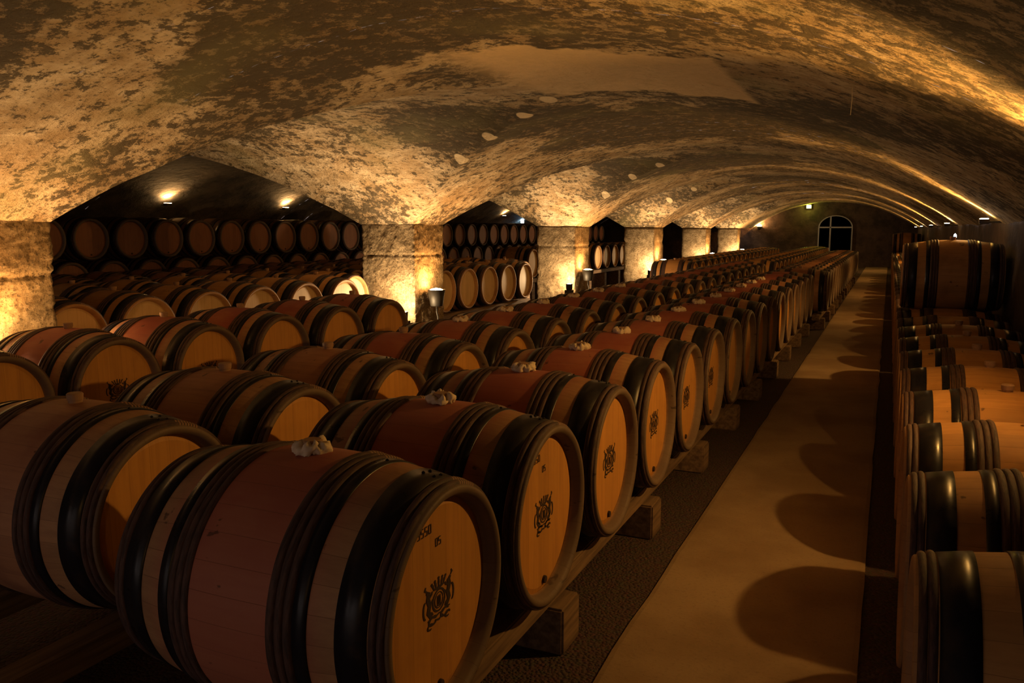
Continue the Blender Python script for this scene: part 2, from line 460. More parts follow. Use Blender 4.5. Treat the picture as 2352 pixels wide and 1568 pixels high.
# ------------------------------------------------------------------ floor, walls
def wall_grid(name, p0, p1, z0, z1, mat, step=0.25, amp=0.03, label=None):
    V, Fc = [], []
    p0 = Vector(p0); p1 = Vector(p1); n = max(2, int((p1 - p0).length / step)); mz = max(2, int((z1 - z0) / step))
    d = (p1 - p0).normalized(); nn = Vector((-d.y, d.x, 0))
    for i in range(n + 1):
        for j in range(mz + 1):
            p = p0.lerp(p1, i / n); p = Vector((p.x, p.y, z0 + (z1 - z0) * j / mz))
            p += nn * amp * noise.noise(p * 1.7)
            V.append(tuple(p))
    for i in range(n):
        for j in range(mz):
            a = i * (mz + 1) + j; Fc.append((a, a + 1, a + mz + 2, a + mz + 1))
    return struct(obj_from(name, V, Fc, mat, smooth=True), label)
bm = bmesh.new(); bm_box(bm, (XL - 0.3, Y0 - 0.2, -0.2), (XR + 0.3, Y1 + 0.4, 0.0))
struct(obj_bm('floor', bm, M['gravel']), 'dark gravel floor under the barrel rows')
V2, F2 = [], []
ysn = lin(Y0, Y1, 190)
for y in ysn:
    jl = 0.012 * noise.noise(Vector((0, y * 2.2, 0))); jr = 0.012 * noise.noise(Vector((9, y * 2.2, 0)))
    for (x, z) in ((-0.86 + jl, -0.02), (-0.86 + jl, 0.012), (-0.84 + jl, 0.016), (-0.04 + jr, 0.016), (-0.02 + jr, 0.012), (-0.02 + jr, -0.02)):
        V2.append((x, y, z))
for i in range(len(ysn) - 1):
    for j in range(5):
        a = i * 6 + j; F2.append((a, a + 6, a + 7, a + 1))
F2.append((5, 4, 3, 2, 1, 0)); q = (len(ysn) - 1) * 6; F2.append(tuple(q + i for i in range(6)))
struct(obj_from('trim_1', V2, F2, M['path']), 'smooth concrete aisle between the barrel rows')
wall_grid('wall_right', (XR, Y0, 0), (XR, Y1, 0), 0, CAMZ + ZS + 0.03, M['wall'], label='dark wall behind the right-hand barrels')
wall_grid('wall_left', (XL, Y1, 0), (XL, Y0, 0), 0, CAMZ + ZS + 0.03, M['wall'], label='rough dark far wall of the second nave')
wall_grid('wall_back', (XR + .1, Y1, 0), (XL - .1, Y1, 0), 0, CAMZ + ZC + 0.1, M['wall'], label='dark end wall with an arched door')

# ------------------------------------------------------------------ piers
ORD = ['first', 'second', 'third', 'fourth', 'fifth', 'sixth', 'seventh', 'eighth', 'ninth', 'tenth', 'eleventh', 'twelfth',
       'thirteenth', 'fourteenth', 'fifteenth', 'sixteenth', 'seventeenth', 'eighteenth', 'nineteenth', 'twentieth',
       'twenty-first', 'twenty-second', 'twenty-third', 'twenty-fourth', 'twenty-fifth', 'twenty-sixth', 'twenty-seventh',
       'twenty-eighth', 'twenty-ninth', 'thirtieth', 'thirty-first', 'thirty-second', 'thirty-third', 'thirty-fourth',
       'thirty-fifth', 'thirty-sixth', 'thirty-seventh', 'thirty-eighth', 'thirty-ninth', 'fortieth']
def pier(ya, yb, step, label):
    h = CAMZ + ZS + 0.012
    hx, hy = (XP1 - XP0) / 2, (yb - ya) / 2
    cx, cy = (XP0 + XP1) / 2, (ya + yb) / 2
    # perimeter with small rounded corners
    per = []; r = 0.018
    def side(a, b):
        n = max(2, int((Vector(b) - Vector(a)).length / step))
        for i in range(n): per.append((a[0] + (b[0] - a[0]) * i / n, a[1] + (b[1] - a[1]) * i / n))
    cs = [(hx, hy), (-hx, hy), (-hx, -hy), (hx, -hy)]
    side((hx, -hy + r), (hx, hy - r)); per.append((hx, hy - r)); side((hx - r, hy), (-hx + r, hy)); per.append((-hx + r, hy))
    side((-hx, hy - r), (-hx, -hy + r)); per.append((-hx, -hy + r)); side((-hx + r, -hy), (hx - r, -hy)); per.append((hx - r, -hy))
    n = len(per); nz = int(h / step); V, Fc = [], []
    joint = h - 0.40 + 0.03 * noise.noise(Vector((0, cy, 3)))
    joints = [joint, joint - 0.58]
    for j in range(nz + 1):
        z = h * j / nz
        for (x, y) in per:
            p = Vector((x + cx, y + cy, z))
            q = p * 9.0
            d = noise.noise(q) * 0.5 + noise.noise(q * 2.3) * 0.35 + noise.noise(q * 5.0) * 0.25
            dd = 0.026 * d + 0.008 * noise.noise(p * 2.5)
            if z > h - 0.05: dd *= max((h - z) / 0.05, 0)
            gr = 0
            for jz in joints:
                t = abs(z - jz - 0.012 * noise.noise(Vector((x * 3, y * 3, jz)))) / 0.022
                if t < 1: gr = max(gr, 0.022 * (1 - t))
            f = Vector((x, y, 0)).normalized()
            ax = 1 if abs(x) > hx - 0.02 else 0
            ay = 1 if abs(y) > hy - 0.02 else 0
            nx_ = math.copysign(ax, x); ny_ = math.copysign(ay, y)
            V.append((x + nx_ * (dd - gr), y + ny_ * (dd - gr), z))
    for j in range(nz):
        for k in range(n):
            Fc.append((j * n + k, j * n + (k + 1) % n, (j + 1) * n + (k + 1) % n, (j + 1) * n + k))
    Fc.append(tuple(range(nz * n, nz * n + n)))
    o = obj_from('stone_pier', V, Fc, M['stone'], smooth=True)
    o.location = (cx, cy, 0)
    return tag(o, label, 'pillar', 'square stone piers between the two naves')
PL = {3: 'rough amber-lit square stone pier at the left edge of the photo',
      4: 'broad square stone pier with a horizontal joint, its bucket lamp glowing beside it',
      5: 'square stone pier behind the five pale barrel heads, third pier from the left',
      6: 'square stone pier with a blazing foot, fourth pier from the left',
      7: 'small distant stone pier, fifth from the left', 8: 'smallest and farthest stone pier before the end wall'}
for k, (ya, yb) in enumerate(PIERS):
    if k < 2: continue
    pier(ya, yb, 0.022 if 2 <= k <= 3 else (0.04 if k == 4 else 0.08), PL.get(k + 1))

# ------------------------------------------------------------------ barrels
BL, R0, R1 = 0.435, 0.355, 0.303
def brad(x): return R0 - (R0 - R1) * (abs(x) / BL) ** 2
def body_mesh(seg, n):
    prof = [(-BL + 0.045, R1 - 0.034), (-BL + 0.012, R1 - 0.026), (-BL, R1 - 0.016), (-BL, R1 - 0.003)]
    prof += [(x, brad(x)) for x in lin(-BL + 0.004, BL - 0.004, n)]
    prof += [(BL, R1 - 0.003), (BL, R1 - 0.016), (BL - 0.012, R1 - 0.026), (BL - 0.045, R1 - 0.034)]
    return lathe_x(prof, seg)
def band(x0, x1, th, seg):
    a, b = brad(x0), brad(x1)
    return lathe_x([(x0, a - 0.004), (x0, a + th), ((x0 + x1) / 2, (a + b) / 2 + th + 0.0005), (x1, b + th), (x1, b - 0.004)], seg)
def round_hoop(x, w, th, seg, seed):
    a = brad(x)
    prof = []
    for k in range(7):
        t = PI * k / 6
        prof.append((x - w / 2 * math.cos(t), a - 0.003 + (th + 0.003) * math.sin(t) ** 0.7))
    def rf(xx, an):
        lash = max(0, 1 - abs(((an - 0.35 - seed * 0.22 + PI) % (2 * PI)) - PI) / 0.15)
        return 0.0012 * noise.noise(Vector((math.cos(an) * 2, math.sin(an) * 2, seed * 3.1))) + 0.0025 * min(1, lash * 3)
    return lathe_x(prof, seg, rf)
def mesh_of(name, VF, mat, smooth=True):
    me = bpy.data.meshes.new(name); me.from_pydata(VF[0], [], VF[1]); me.update()
    me.materials.append(mat)
    if smooth:
        for p in me.polygons: p.use_smooth = True
    return me
def disc_mesh(name, x, r, mat, seg=48, sgn=1):
    prof = [(x, r * 0.02), (x, r * 0.5), (x, r * 0.93), (x - sgn * 0.006, r)]
    Vv, Ff = lathe_x(prof, seg); Ff.append(tuple(range(seg)))
    return mesh_of(name, (Vv, Ff), mat, False)
# ---- brand burnt into the barrel heads (crown, oval shield, two beasts, scroll) drawn in the plane of the head
def stroke(bm, pts, w, x):
    """flat ribbon along pts (u right, v up), width w; u is +Y side as seen from +X"""
    prev = None
    for i, p in enumerate(pts):
        a = pts[max(i - 1, 0)]; b = pts[min(i + 1, len(pts) - 1)]
        tx, ty = b[0] - a[0], b[1] - a[1]; l = math.hypot(tx, ty) or 1
        ww = w * FAT * (0.55 if i in (0, len(pts) - 1) else 1.0) / 2
        v1 = bm.verts.new((x, p[0] - ty / l * ww, p[1] + tx / l * ww)); v2 = bm.verts.new((x, p[0] + ty / l * ww, p[1] - tx / l * ww))
        if prev: bm.faces.new((prev[0], prev[1], v2, v1))
        prev = (v1, v2)
def arc(cx, cy, rx, ry, a0, a1, n=12):
    return [(cx + rx * math.cos(math.radians(a0 + (a1 - a0) * i / n)), cy + ry * math.sin(math.radians(a0 + (a1 - a0) * i / n))) for i in range(n + 1)]
FAT = 1.0
def crest_mesh():
    global FAT
    FAT = 1.35
    bm = bmesh.new(); x = 0.0
    stroke(bm, arc(0, 0, 0.030, 0.040, 0, 360, 28), 0.005, x)
    stroke(bm, arc(0, 0, 0.020, 0.029, 0, 360, 24), 0.0025, x)
    for u in (-0.007, 0.0, 0.007): stroke(bm, [(u, -0.018), (u, 0.0), (u, 0.018)], 0.0032, x)
    stroke(bm, [(-0.010, -0.018), (0, -0.022), (0.010, -0.018)], 0.004, x)
    # crown
    stroke(bm, [(-0.026, 0.050), (0, 0.047), (0.026, 0.050)], 0.009, x)
    for k, u in enumerate((-0.030, -0.016, 0.0, 0.016, 0.030)):
        stroke(bm, [(u * 0.8, 0.052), (u, 0.068), (u * 1.15, 0.082 - abs(u) * 0.3)], 0.0065, x)
        stroke(bm, arc(u * 1.15, 0.084 - abs(u) * 0.3, 0.003, 0.003, 0, 360, 8), 0.003, x)
    for s in (-1, 1):
        stroke(bm, [(s * 0.040, -0.045), (s * 0.052, -0.02), (s * 0.046, 0.005), (s * 0.054, 0.030), (s * 0.050, 0.050), (s * 0.060, 0.060)], 0.013, x)  # beast body
        stroke(bm, [(s * 0.048, 0.030), (s * 0.036, 0.040), (s * 0.032, 0.050)], 0.006, x)       # raised paw
        stroke(bm, [(s * 0.046, 0.005), (s * 0.034, 0.012), (s * 0.030, 0.020)], 0.005, x)
        stroke(bm, [(s * 0.052, -0.02), (s * 0.036, -0.030), (s * 0.030, -0.040)], 0.006, x)
        stroke(bm, arc(s * 0.066, -0.005, 0.010, 0.032, -90, 90, 8) if s > 0 else arc(s * 0.066, -0.005, -0.010, 0.032, -90, 90, 8), 0.005, x)  # tail
        stroke(bm, [(s * 0.060, 0.062), (s * 0.068, 0.072), (s * 0.064, 0.082)], 0.006, x)
        stroke(bm, arc(s * 0.030, -0.062, 0.020, 0.014, 20, 330, 12), 0.006, x)                # scroll
        stroke(bm, arc(s * 0.044, -0.078, 0.012, 0.010, 0, 300, 10), 0.005, x)
        stroke(bm, [(0, -0.050), (s * 0.016, -0.056), (s * 0.034, -0.046), (s * 0.056, -0.052)], 0.006, x)
    stroke(bm, [(-0.02, -0.066), (0, -0.074), (0.02, -0.066)], 0.006, x)
    # printed relief so that the brand has a little thickness
    r = bmesh.ops.extrude_face_region(bm, geom=list(bm.faces))
    for v in [g for g in r['geom'] if isinstance(g, bmesh.types.BMVert)]: v.co.x += 0.0008
    for v in bm.verts: v.co.y *= 1.05; v.co.z *= 0.72
    FAT = 1.0
    me = bpy.data.meshes.new('brand_crest'); bm.to_mesh(me); bm.free(); me.materials.append(M['ink'])
    return me
DIG = {'0': [[(0, 0), (1, 0), (1, 2), (0, 2), (0, 0)]], '1': [[(.5, 0), (.5, 2)]], '2': [[(0, 2), (1, 2), (1, 1), (0, 1), (0, 0), (1, 0)]],
       '3': [[(0, 2), (1, 2), (1, 0), (0, 0)], [(0, 1), (1, 1)]], '5': [[(1, 2), (0, 2), (0, 1), (1, 1), (1, 0), (0, 0)]],
       '9': [[(1, 1), (0, 1), (0, 2), (1, 2), (1, 0), (0, 0)]]}
def text_mesh(name, s, size, u0, v0):
    bm = bmesh.new(); u = u0
    for ch in s:
        for st in DIG[ch]:
            # densify so the strokes read evenly
            pts = []
            for a, b in zip(st[:-1], st[1:]):
                pts += [(a[0] + (b[0] - a[0]) * t, a[1] + (b[1] - a[1]) * t) for t in (0, .5)]
            pts.append(st[-1])
            stroke(bm, [(u + p[0] * size * 0.5, v0 + p[1] * size * 0.5) for p in pts], size * 0.17, 0)
        u += size * 0.85
    r = bmesh.ops.extrude_face_region(bm, geom=list(bm.faces))
    for v in [g for g in r['geom'] if isinstance(g, bmesh.types.BMVert)]: v.co.x += 0.0008
    me = bpy.data.meshes.new(name); bm.to_mesh(me); bm.free(); me.materials.append(M['ink'])
    return me
ME = {}
for lod, seg, n in (('n', 128, 28), ('m', 56, 14)):
    for mk in ('oak_old', 'oak_mid', 'oak_new', 'oak_dim'):
        ME['body', lod, mk] = mesh_of('staves', body_mesh(seg, n), M[mk])
    for s in (-1, 1):
        for mk in ('head_old', 'head_new', 'head_red'):
            ME['head', lod, s, mk] = disc_mesh('head', s * (BL - 0.040), R1 - 0.0335, M[mk], seg, s)
        a, b = sorted((s * 0.196, s * 0.233)); ME['steel', lod, s, 0] = mesh_of('iron_hoop', band(a, b, 0.0035, seg), M['steel'])
        a, b = sorted((s * 0.306, s * 0.384)); ME['steel', lod, s, 1] = mesh_of('iron_hoop', band(a, b, 0.0035, seg), M['steel'])
        for i, (xx, w) in enumerate(((0.134, 0.024), (0.158, 0.024), (0.182, 0.024), (0.396, 0.020), (0.416, 0.020))):
            ME['wood', lod, s, i] = mesh_of('chestnut_hoop', round_hoop(s * xx, w, 0.009, seg, i), M['hoopwood'])
rv = bmesh.new()
for s in (1,):
    for (xx, dy) in ((0.335, 0.0), (0.368, 0.0), (0.335, 0.035), (0.368, 0.035), (0.217, 0.01)):
        bmesh.ops.create_icosphere(rv, subdivisions=1, radius=0.0055, matrix=Matrix.Translation((xx, dy + 0.03, math.sqrt(brad(xx) ** 2 - (dy + .03) ** 2) + 0.004)))
ME['rivets'] = bpy.data.meshes.new('rivets'); rv.to_mesh(ME['rivets']); rv.free(); ME['rivets'].materials.append(M['steel'])
ME['crest'] = crest_mesh()
ME['text1'] = text_mesh('stencilled_number', '9550', 0.022, -0.105, 0.195)
ME['text2'] = text_mesh('stencilled_number', '05', 0.020, -0.035, 0.150)
bv, bf = lathe_z([(0.022, -0.01), (0.024, 0.012), (0.027, 0.014), (0.028, 0.034), (0.024, 0.038)], 20, False, True)
ME['bung'] = mesh_of('bung', (bv, bf), M['bung'], False)
def wrap_mesh(seed):
    """crumpled rag stuffed round the bung: a noisy torus"""
    V, Fc = [], []; n, m = 60, 14
    for i in range(n):
        a = 2 * PI * i / n
        for j in range(m):
            t = 2 * PI * j / m
            d = Vector((math.cos(a) * math.cos(t), math.sin(a) * math.cos(t), math.sin(t)))
            c = Vector((math.cos(a), math.sin(a), 0)) * 0.034
            q = Vector((math.cos(a) * 1.3 + seed * 5, math.sin(a) * 1.3, math.sin(t) * 0.5))
            k = 0.017 + 0.016 * noise.noise(q * 2.6) + 0.008 * noise.noise(q * 7.0)
            p = c + d * max(k, 0.005)
            V.append((p.x, p.y, max(p.z + 0.014 + 0.010 * noise.noise(q * 1.4 + Vector((0, 0, 3))), 0.001)))
    for i in range(n):
        for j in range(m):
            i2, j2 = (i + 1) % n, (j + 1) % m
            Fc.append((i * m + j, i2 * m + j, i2 * m + j2, i * m + j2))
    return mesh_of('bung_cloth', (V, Fc), M['wrap'])
for s in range(3): ME['wrap', s] = wrap_mesh(s + 3)
tv, tf = lathe_x([(0.0, 0.014), (0.012, 0.013), (0.013, 0.001)], 12)
ME['tap'] = mesh_of('head_plug', (tv, tf), M['ink'], False)
def far_mesh(oak, head, seg=28):
    """whole barrel in one mesh for those only a few pixels across"""
    V, Fc, mi = [], [], []
    def add(VF, k):
        b = len(V); V.extend(VF[0])
        for f in VF[1]: Fc.append(tuple(b + i for i in f)); mi.append(k)
    add(body_mesh(seg, 8), 0)
    for s in (-1, 1):
        a, b = sorted((s * 0.196, s * 0.233)); add(band(a, b, 0.0035, seg), 1)
        a, b = sorted((s * 0.306, s * 0.384)); add(band(a, b, 0.0035, seg), 1)
        a, b = sorted((s * 0.122, s * 0.194)); add(band(a, b, 0.009, seg), 2)
        a, b = sorted((s * 0.386, s * 0.426)); add(band(a, b, 0.009, seg), 2)
        d = lathe_x([(s * (BL - 0.04), 0.005), (s * (BL - 0.042), R1 - 0.0335)], seg); d[1].append(tuple(range(seg))); add(d, 3)
    me = bpy.data.meshes.new('wine_barrel'); me.from_pydata(V, [], Fc); me.update()
    for mm in (M[oak], M['steel'], M['hoopwood'], M[head]): me.materials.append(mm)
    for p, k in zip(me.polygons, mi): p.material_index = k; p.use_smooth = (k != 3)
    return me
for key in (('oak_old', 'head_old'), ('oak_mid', 'head_old'), ('oak_new', 'head_new'), ('oak_mid', 'head_red'), ('oak_dim', 'head_red'), ('oak_new', 'head_old')):
    ME['far', key[0], key[1]] = far_mesh(*key)

def child(name, me, parent, label=None):
    o = bpy.data.objects.new(name, me); COL.objects.link(o); o.parent = parent
    if label: o['label'] = label
    return o
NB = [0]
def barrel(x, y, z, lod, oak, head, label, group, bung='plug', brand=False, num=False, roll=0.0, sides=(-1, 1), tap=True):
    NB[0] += 1
    rr = random.Random(NB[0] * 13)
    roll = roll or rr.uniform(-0.015, 0.015)
    if lod == 'f':
        o = bpy.data.objects.new('wine_barrel', ME['far', oak, head]); COL.objects.link(o)
        o.location = (x, y, CAMZ + z); o.rotation_euler = (roll, 0, rr.uniform(-.004, .004))
        return tag(o, label, 'barrel', group)
    root = empty('wine_barrel', (x, y, CAMZ + z)); root.rotation_euler = (roll, 0, rr.uniform(-.004, .004))
    tag(root, label, 'barrel', group)
    child('staves', ME['body', lod, oak], root)
    for s in (-1, 1):
        hd = child('head', ME['head', lod, s, head], root)
        if s == 1:
            xf = BL - 0.040 + 0.0006
            if brand:
                c = child('brand_crest', ME['crest'], hd, 'dark burnt crest'); c.location = (xf, 0, 0.0); c.rotation_euler = (0, 0, 0)
            if num:
                c = child('stencilled_number', ME['text1'], hd); c.location = (xf, 0, 0)
                c = child('stencilled_number', ME['text2'], hd); c.location = (xf, 0.02, 0)
            if tap:
                c = child('head_plug', ME['tap'], hd); c.location = (xf - 0.004, 0, -0.235)
        for i in (0, 1):
            child('iron_hoop', ME['steel', lod, s, i], root)
        for i in range(5):
            c = child('chestnut_hoop', ME['wood', lod, s, i], root)
    if lod == 'n': child('rivets', ME['rivets'], root)
    if bung:
        b = child('bung', ME['bung'], root); b.location = (0, 0, R0 - 0.004)
        if bung == 'cloth':
            w = child('bung_cloth', ME['wrap', NB[0] % 3], b, 'crumpled whitish cloth'); w.location = (0, 0, 0.0); w.rotation_euler = (0, 0, rr.random() * 6)
    return root
def nth(i): return ORD[i] if i < len(ORD) else str(i + 1) + 'th'

ZA = -0.96
yA = [1.79 + 0.728 * n for n in range(-2, 36)]
# --- row A: the row along the aisle
for i, y in enumerate([y for y in yA if y > 1.5 and y < 13.3]):
    lod = 'n' if i < 6 else ('m' if i < 13 else 'f')
    desc = {0: 'nearest oak barrel in the foreground with crest and number on its golden head',
            1: 'second barrel of the aisle row, purple wine stain beside its white bung cloth',
            2: 'third barrel of the aisle row, crest on its bright golden head',
            3: 'fourth barrel of the aisle row, red wine splash on its outer staves'}.get(i,
            'wine-stained oak barrel in the row along the aisle, %s from the near end' % nth(i))
    barrel(-1.42, y, ZA, lod, 'oak_old', 'head_old', desc, 'barrels in the row along the aisle', 'cloth', brand=(i < 6), num=(i < 2))
# section two of row A, set a little further out
n2 = 0; y = 13.95
while y < 27.3:
    barrel(-1.27, y, ZA, 'f' if n2 > 0 else 'm', 'oak_mid', 'head_old', 'oak barrel in the far aisle row, %s after the gap' % nth(n2),
           'far barrels in the row along the aisle'); n2 += 1; y += 0.728
# --- row B
k = 0
for n in range(-2, 40):
    y = 1.98 + 0.728 * n
    if y < 1.5 or y > 17.0: continue
    lod = 'n' if y < 4.5 else ('m' if y < 9 else 'f')
    barrel(-2.60, y, ZA, lod, 'oak_mid' if k < 3 else 'oak_old', 'head_old',
           ['weathered brown barrel cut by the left edge, behind the nearest barrel', 'large grey-brown barrel at lower left with a wooden bung',
            'grey-brown barrel behind the purple-stained one, second in its row'][k] if k < 3 else
           'oak barrel in the second row from the aisle, %s from the near end' % nth(k), 'barrels in the second row', 'plug' if k < 4 else 'cloth', brand=(y < 5)); k += 1
k = 0; y = 17.7
while y < 33:
    barrel(-2.50, y, ZA, 'f', 'oak_new', 'head_old', 'pale oak barrel far down the second row, %s of the pale ones' % nth(k), 'far pale barrels in the second row'); k += 1; y += 0.728
# --- row C in front of the first opening
for i, y in enumerate((2.02, 2.76, 3.50, 4.25, 5.00, 5.76, 6.50)):
    barrel(-4.62, y, ZA, 'n' if i < 4 else 'm', 'oak_old', 'head_old',
           ['barrel at the far left edge, hidden but for its rim', 'barrel cut by the left edge, its plain head facing right', 'barrel with a wine-red belly and dark crest below the amber pier',
            'barrel with an orange belly, right of the crest-marked one', 'barrel in the third row before the three pale heads, fourth from the left edge',
            'barrel in the third row, fifth from the left edge', 'last barrel of the third row before the broad pier'][i],
           'barrels in the third row', 'plug', brand=(i in (1, 2, 3)))
k = 0; y = 16.9
while y < 31:
    barrel(-4.0, y, ZA, 'm' if k < 2 else 'f', 'oak_new', 'head_old', 'pale oak barrel beside the distant piers, %s from the near end' % nth(k), 'far barrels beside the distant piers'); k += 1; y += 0.728
# --- row D: between the piers, heads lit by the floor spotlights
for i, y in enumerate((4.60, 5.255, 5.98, 6.705, 7.43, 8.155, 8.88)):
    if i == 0: continue
    xo = -6.32 if i < 6 else -6.69
    barrel(xo, y, -0.89, 'm', 'oak_new', 'head_new',
           ['', 'barrel with a softly lit cream head, leftmost full one in the first opening', 'barrel with a dim cream head, second in the first opening',
            'barrel with a cream head bearing a round mark, middle of the first opening', 'barrel with a bright cream head in the first opening',
            'barrel with a dazzling white-lit head left of the broad pier', 'amber-lit barrel set back tight against the broad pier'][i],
           'pale barrels in the first opening', 'plug', tap=False)
barrel(-6.32, 4.53, -0.89, 'm', 'oak_new', 'head_new', 'barrel whose white-lit head peeks out right of the amber pier', 'pale barrels in the first opening', 'plug', tap=False)
for i, y in enumerate((10.53, 11.26, 11.99, 12.72, 13.45, 14.18)):
    barrel(-6.27 if i < 5 else -6.6, y, -0.89, 'm', 'oak_new', 'head_new',
           ['barrel hidden behind the bucket lamp, in the second opening', 'barrel with a tan head just right of the bucket lamp', 'barrel with a tan head, second right of the bucket lamp',
            'barrel with a pale head, third right of the bucket lamp', 'barrel with a dazzling white head in the second opening', 'orange-lit barrel tight against the third pier'][i],
           'pale barrels in the second opening', 'plug', tap=False)
# --- rows E, F in the second nave
def in_open(x, y, pad=0.35):
    """is (x, y) seen from the camera through one of the openings?"""
    for i in range(2, len(PIERS) - 1):
        a = PIERS[i][1]; b = PIERS[i + 1][0]
        for yy in (y - pad, y, y + pad):
            t = yy / x
            y_in, y_out = t * XP1, t * XP0
            if y_in > a - 0.1 and y_out < b + 0.1: return True
    return False
for (xx, zz, name) in ((-7.64, -0.90, 'second row of the second nave'), (-8.85, -0.92, 'third row of the second nave'), (-10.1, -0.94, 'fourth row of the second nave')):
    k = 0
    for n in range(0, 16):
        y = 4.4 + 0.735 * n + (0.2 if xx < -8 else 0)
        if not in_open(xx, y) or y > 15.3: continue
        barrel(xx, y, zz, 'm' if xx > -8 else 'f', 'oak_new' if xx > -8 else 'oak_mid', 'head_old' if xx < -8 else 'head_new',
               'barrel in the %s, %s from the left' % (name, nth(k)), 'barrels in the dim second nave', 'plug'); k += 1
k = 0
for n in range(12):
    y = 16.6 + 0.735 * n
    if in_open(-7.4, y, 0.5):
        barrel(-7.45, y, -0.72, 'f', 'oak_new', 'head_new', 'cream-headed barrel on raised beams behind the third pier, %s from left' % nth(k), 'barrels on raised beams'); k += 1
# --- G: two tiers against the far wall
k = k0 = 0
for n in range(-2, 36):
    y = 8.84 + 0.742 * n
    if in_open(-11.0, y, 0.45) and y < 33.4:
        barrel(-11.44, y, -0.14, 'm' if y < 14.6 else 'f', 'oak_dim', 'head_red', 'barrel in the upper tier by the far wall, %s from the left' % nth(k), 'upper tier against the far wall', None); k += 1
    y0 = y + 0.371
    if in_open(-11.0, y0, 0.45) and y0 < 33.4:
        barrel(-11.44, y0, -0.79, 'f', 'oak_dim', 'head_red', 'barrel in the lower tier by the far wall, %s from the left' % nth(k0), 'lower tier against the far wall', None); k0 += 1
# --- right side
k = 0; y = 2.85 - 0.74
while y < 33:
    lod = 'n' if k < 5 else ('m' if k < 8 else 'f')
    barrel(0.53, y, -1.09, lod, 'oak_new', 'head_old', ('barrel at the lower right corner, nearest of the right-hand row' if k == 0 else
           'pale oak barrel in the low right-hand row, %s from near end' % nth(k)), 'low row along the right wall', 'plug'); k += 1; y += 0.74
barrel(0.56, 9.14, -0.45, 'n', 'oak_new', 'head_old', 'lone high barrel lying on top of the low right-hand row', 'upper barrels along the right wall', 'plug')
for k in range(3):
    barrel(0.53, 31.34 + 0.74 * k, -0.45, 'f', 'oak_new', 'head_old', ['distant upper barrel, its amber top just left of the lone high one',
           'distant upper barrel on the right, behind the amber-topped one', 'last distant upper barrel on the right'][k], 'upper barrels along the right wall', 'plug')
print('barrels', NB[0])

# ------------------------------------------------------------------ rails and blocks
def beam(name, x, y0, y1, z0, z1, w, label, cat, group, bev=0.006):
    bm = bmesh.new(); hy = (y1 - y0) / 2
    bm_box(bm, (-w / 2, -hy, 0), (w / 2, hy, z1 - z0), bev)
    o = obj_bm(name, bm, M['timber']); o.location = (x, (y0 + y1) / 2, z0)
    return tag(o, label, cat, group)
def rails(xc, y0, y1, zc, rowname, blocks=True, vis=True, dx=0.29, block_step=1.27, first=0.0):
    top = CAMZ + zc - brad(dx - 0.055) - 0.005
    hgt = 0.085
    for s in (1, -1):
        beam('timber_rail', xc + s * dx, y0, y1, top - hgt, top, 0.11, 'long timber rail under the %s side of %s' % ('right' if s > 0 else 'left', rowname), 'rail', 'timber rails under the barrels')
    if blocks:
        y = y0 + 0.25 + first; k = 0
        while y < y1:
            bm = bmesh.new(); hb = top - hgt - 0.001
            bm_box(bm, (-0.40, -0.09, 0), (0.40, 0.09, hb), 0.008)
            o = obj_bm('support_block', bm, M['timber']); o.location = (xc, y, 0)
            tag(o, 'timber block under %s, %s from near end' % (rowname, nth(k)), 'block', 'support blocks')
            y += block_step; k += 1
rails(-1.42, 0.85, 13.1, ZA, 'the aisle row', first=0.42)
rails(-1.27, 13.5, 27.6, ZA, 'the far aisle row', first=0.2)
rails(-2.60, 0.9, 17.0, ZA, 'the second row')
rails(-2.50, 17.3, 33.2, ZA, 'the far second row')
rails(-4.62, 1.5, 6.95, ZA, 'the third row')
rails(-4.0, 16.5, 31.2, ZA, 'the row beside the distant piers')
rails(-6.32, 4.2, 8.62, -0.89, 'the barrels of the first opening')
rails(-6.27, 10.15, 13.85, -0.89, 'the barrels of the second opening')
rails(-7.64, 4.0, 15.4, -0.90, 'the second row of the second nave')
rails(-8.85, 4.0, 15.4, -0.92, 'the third row of the second nave')
rails(-10.1, 4.0, 15.4, -0.94, 'the fourth row of the second nave')
rails(-7.45, 16.4, 25.0, -0.72, 'the raised beams')
rails(-11.44, 7.0, 33.6, -0.79, 'the tiers by the far wall')
rails(0.53, 1.6, 33.4, -1.09, 'the right-hand row')
rails(-6.69, 8.45, 9.2, -0.89, 'the barrel tight against the broad pier', blocks=False)
rails(-6.60, 13.8, 14.6, -0.89, 'the barrel tight against the third pier', blocks=False)

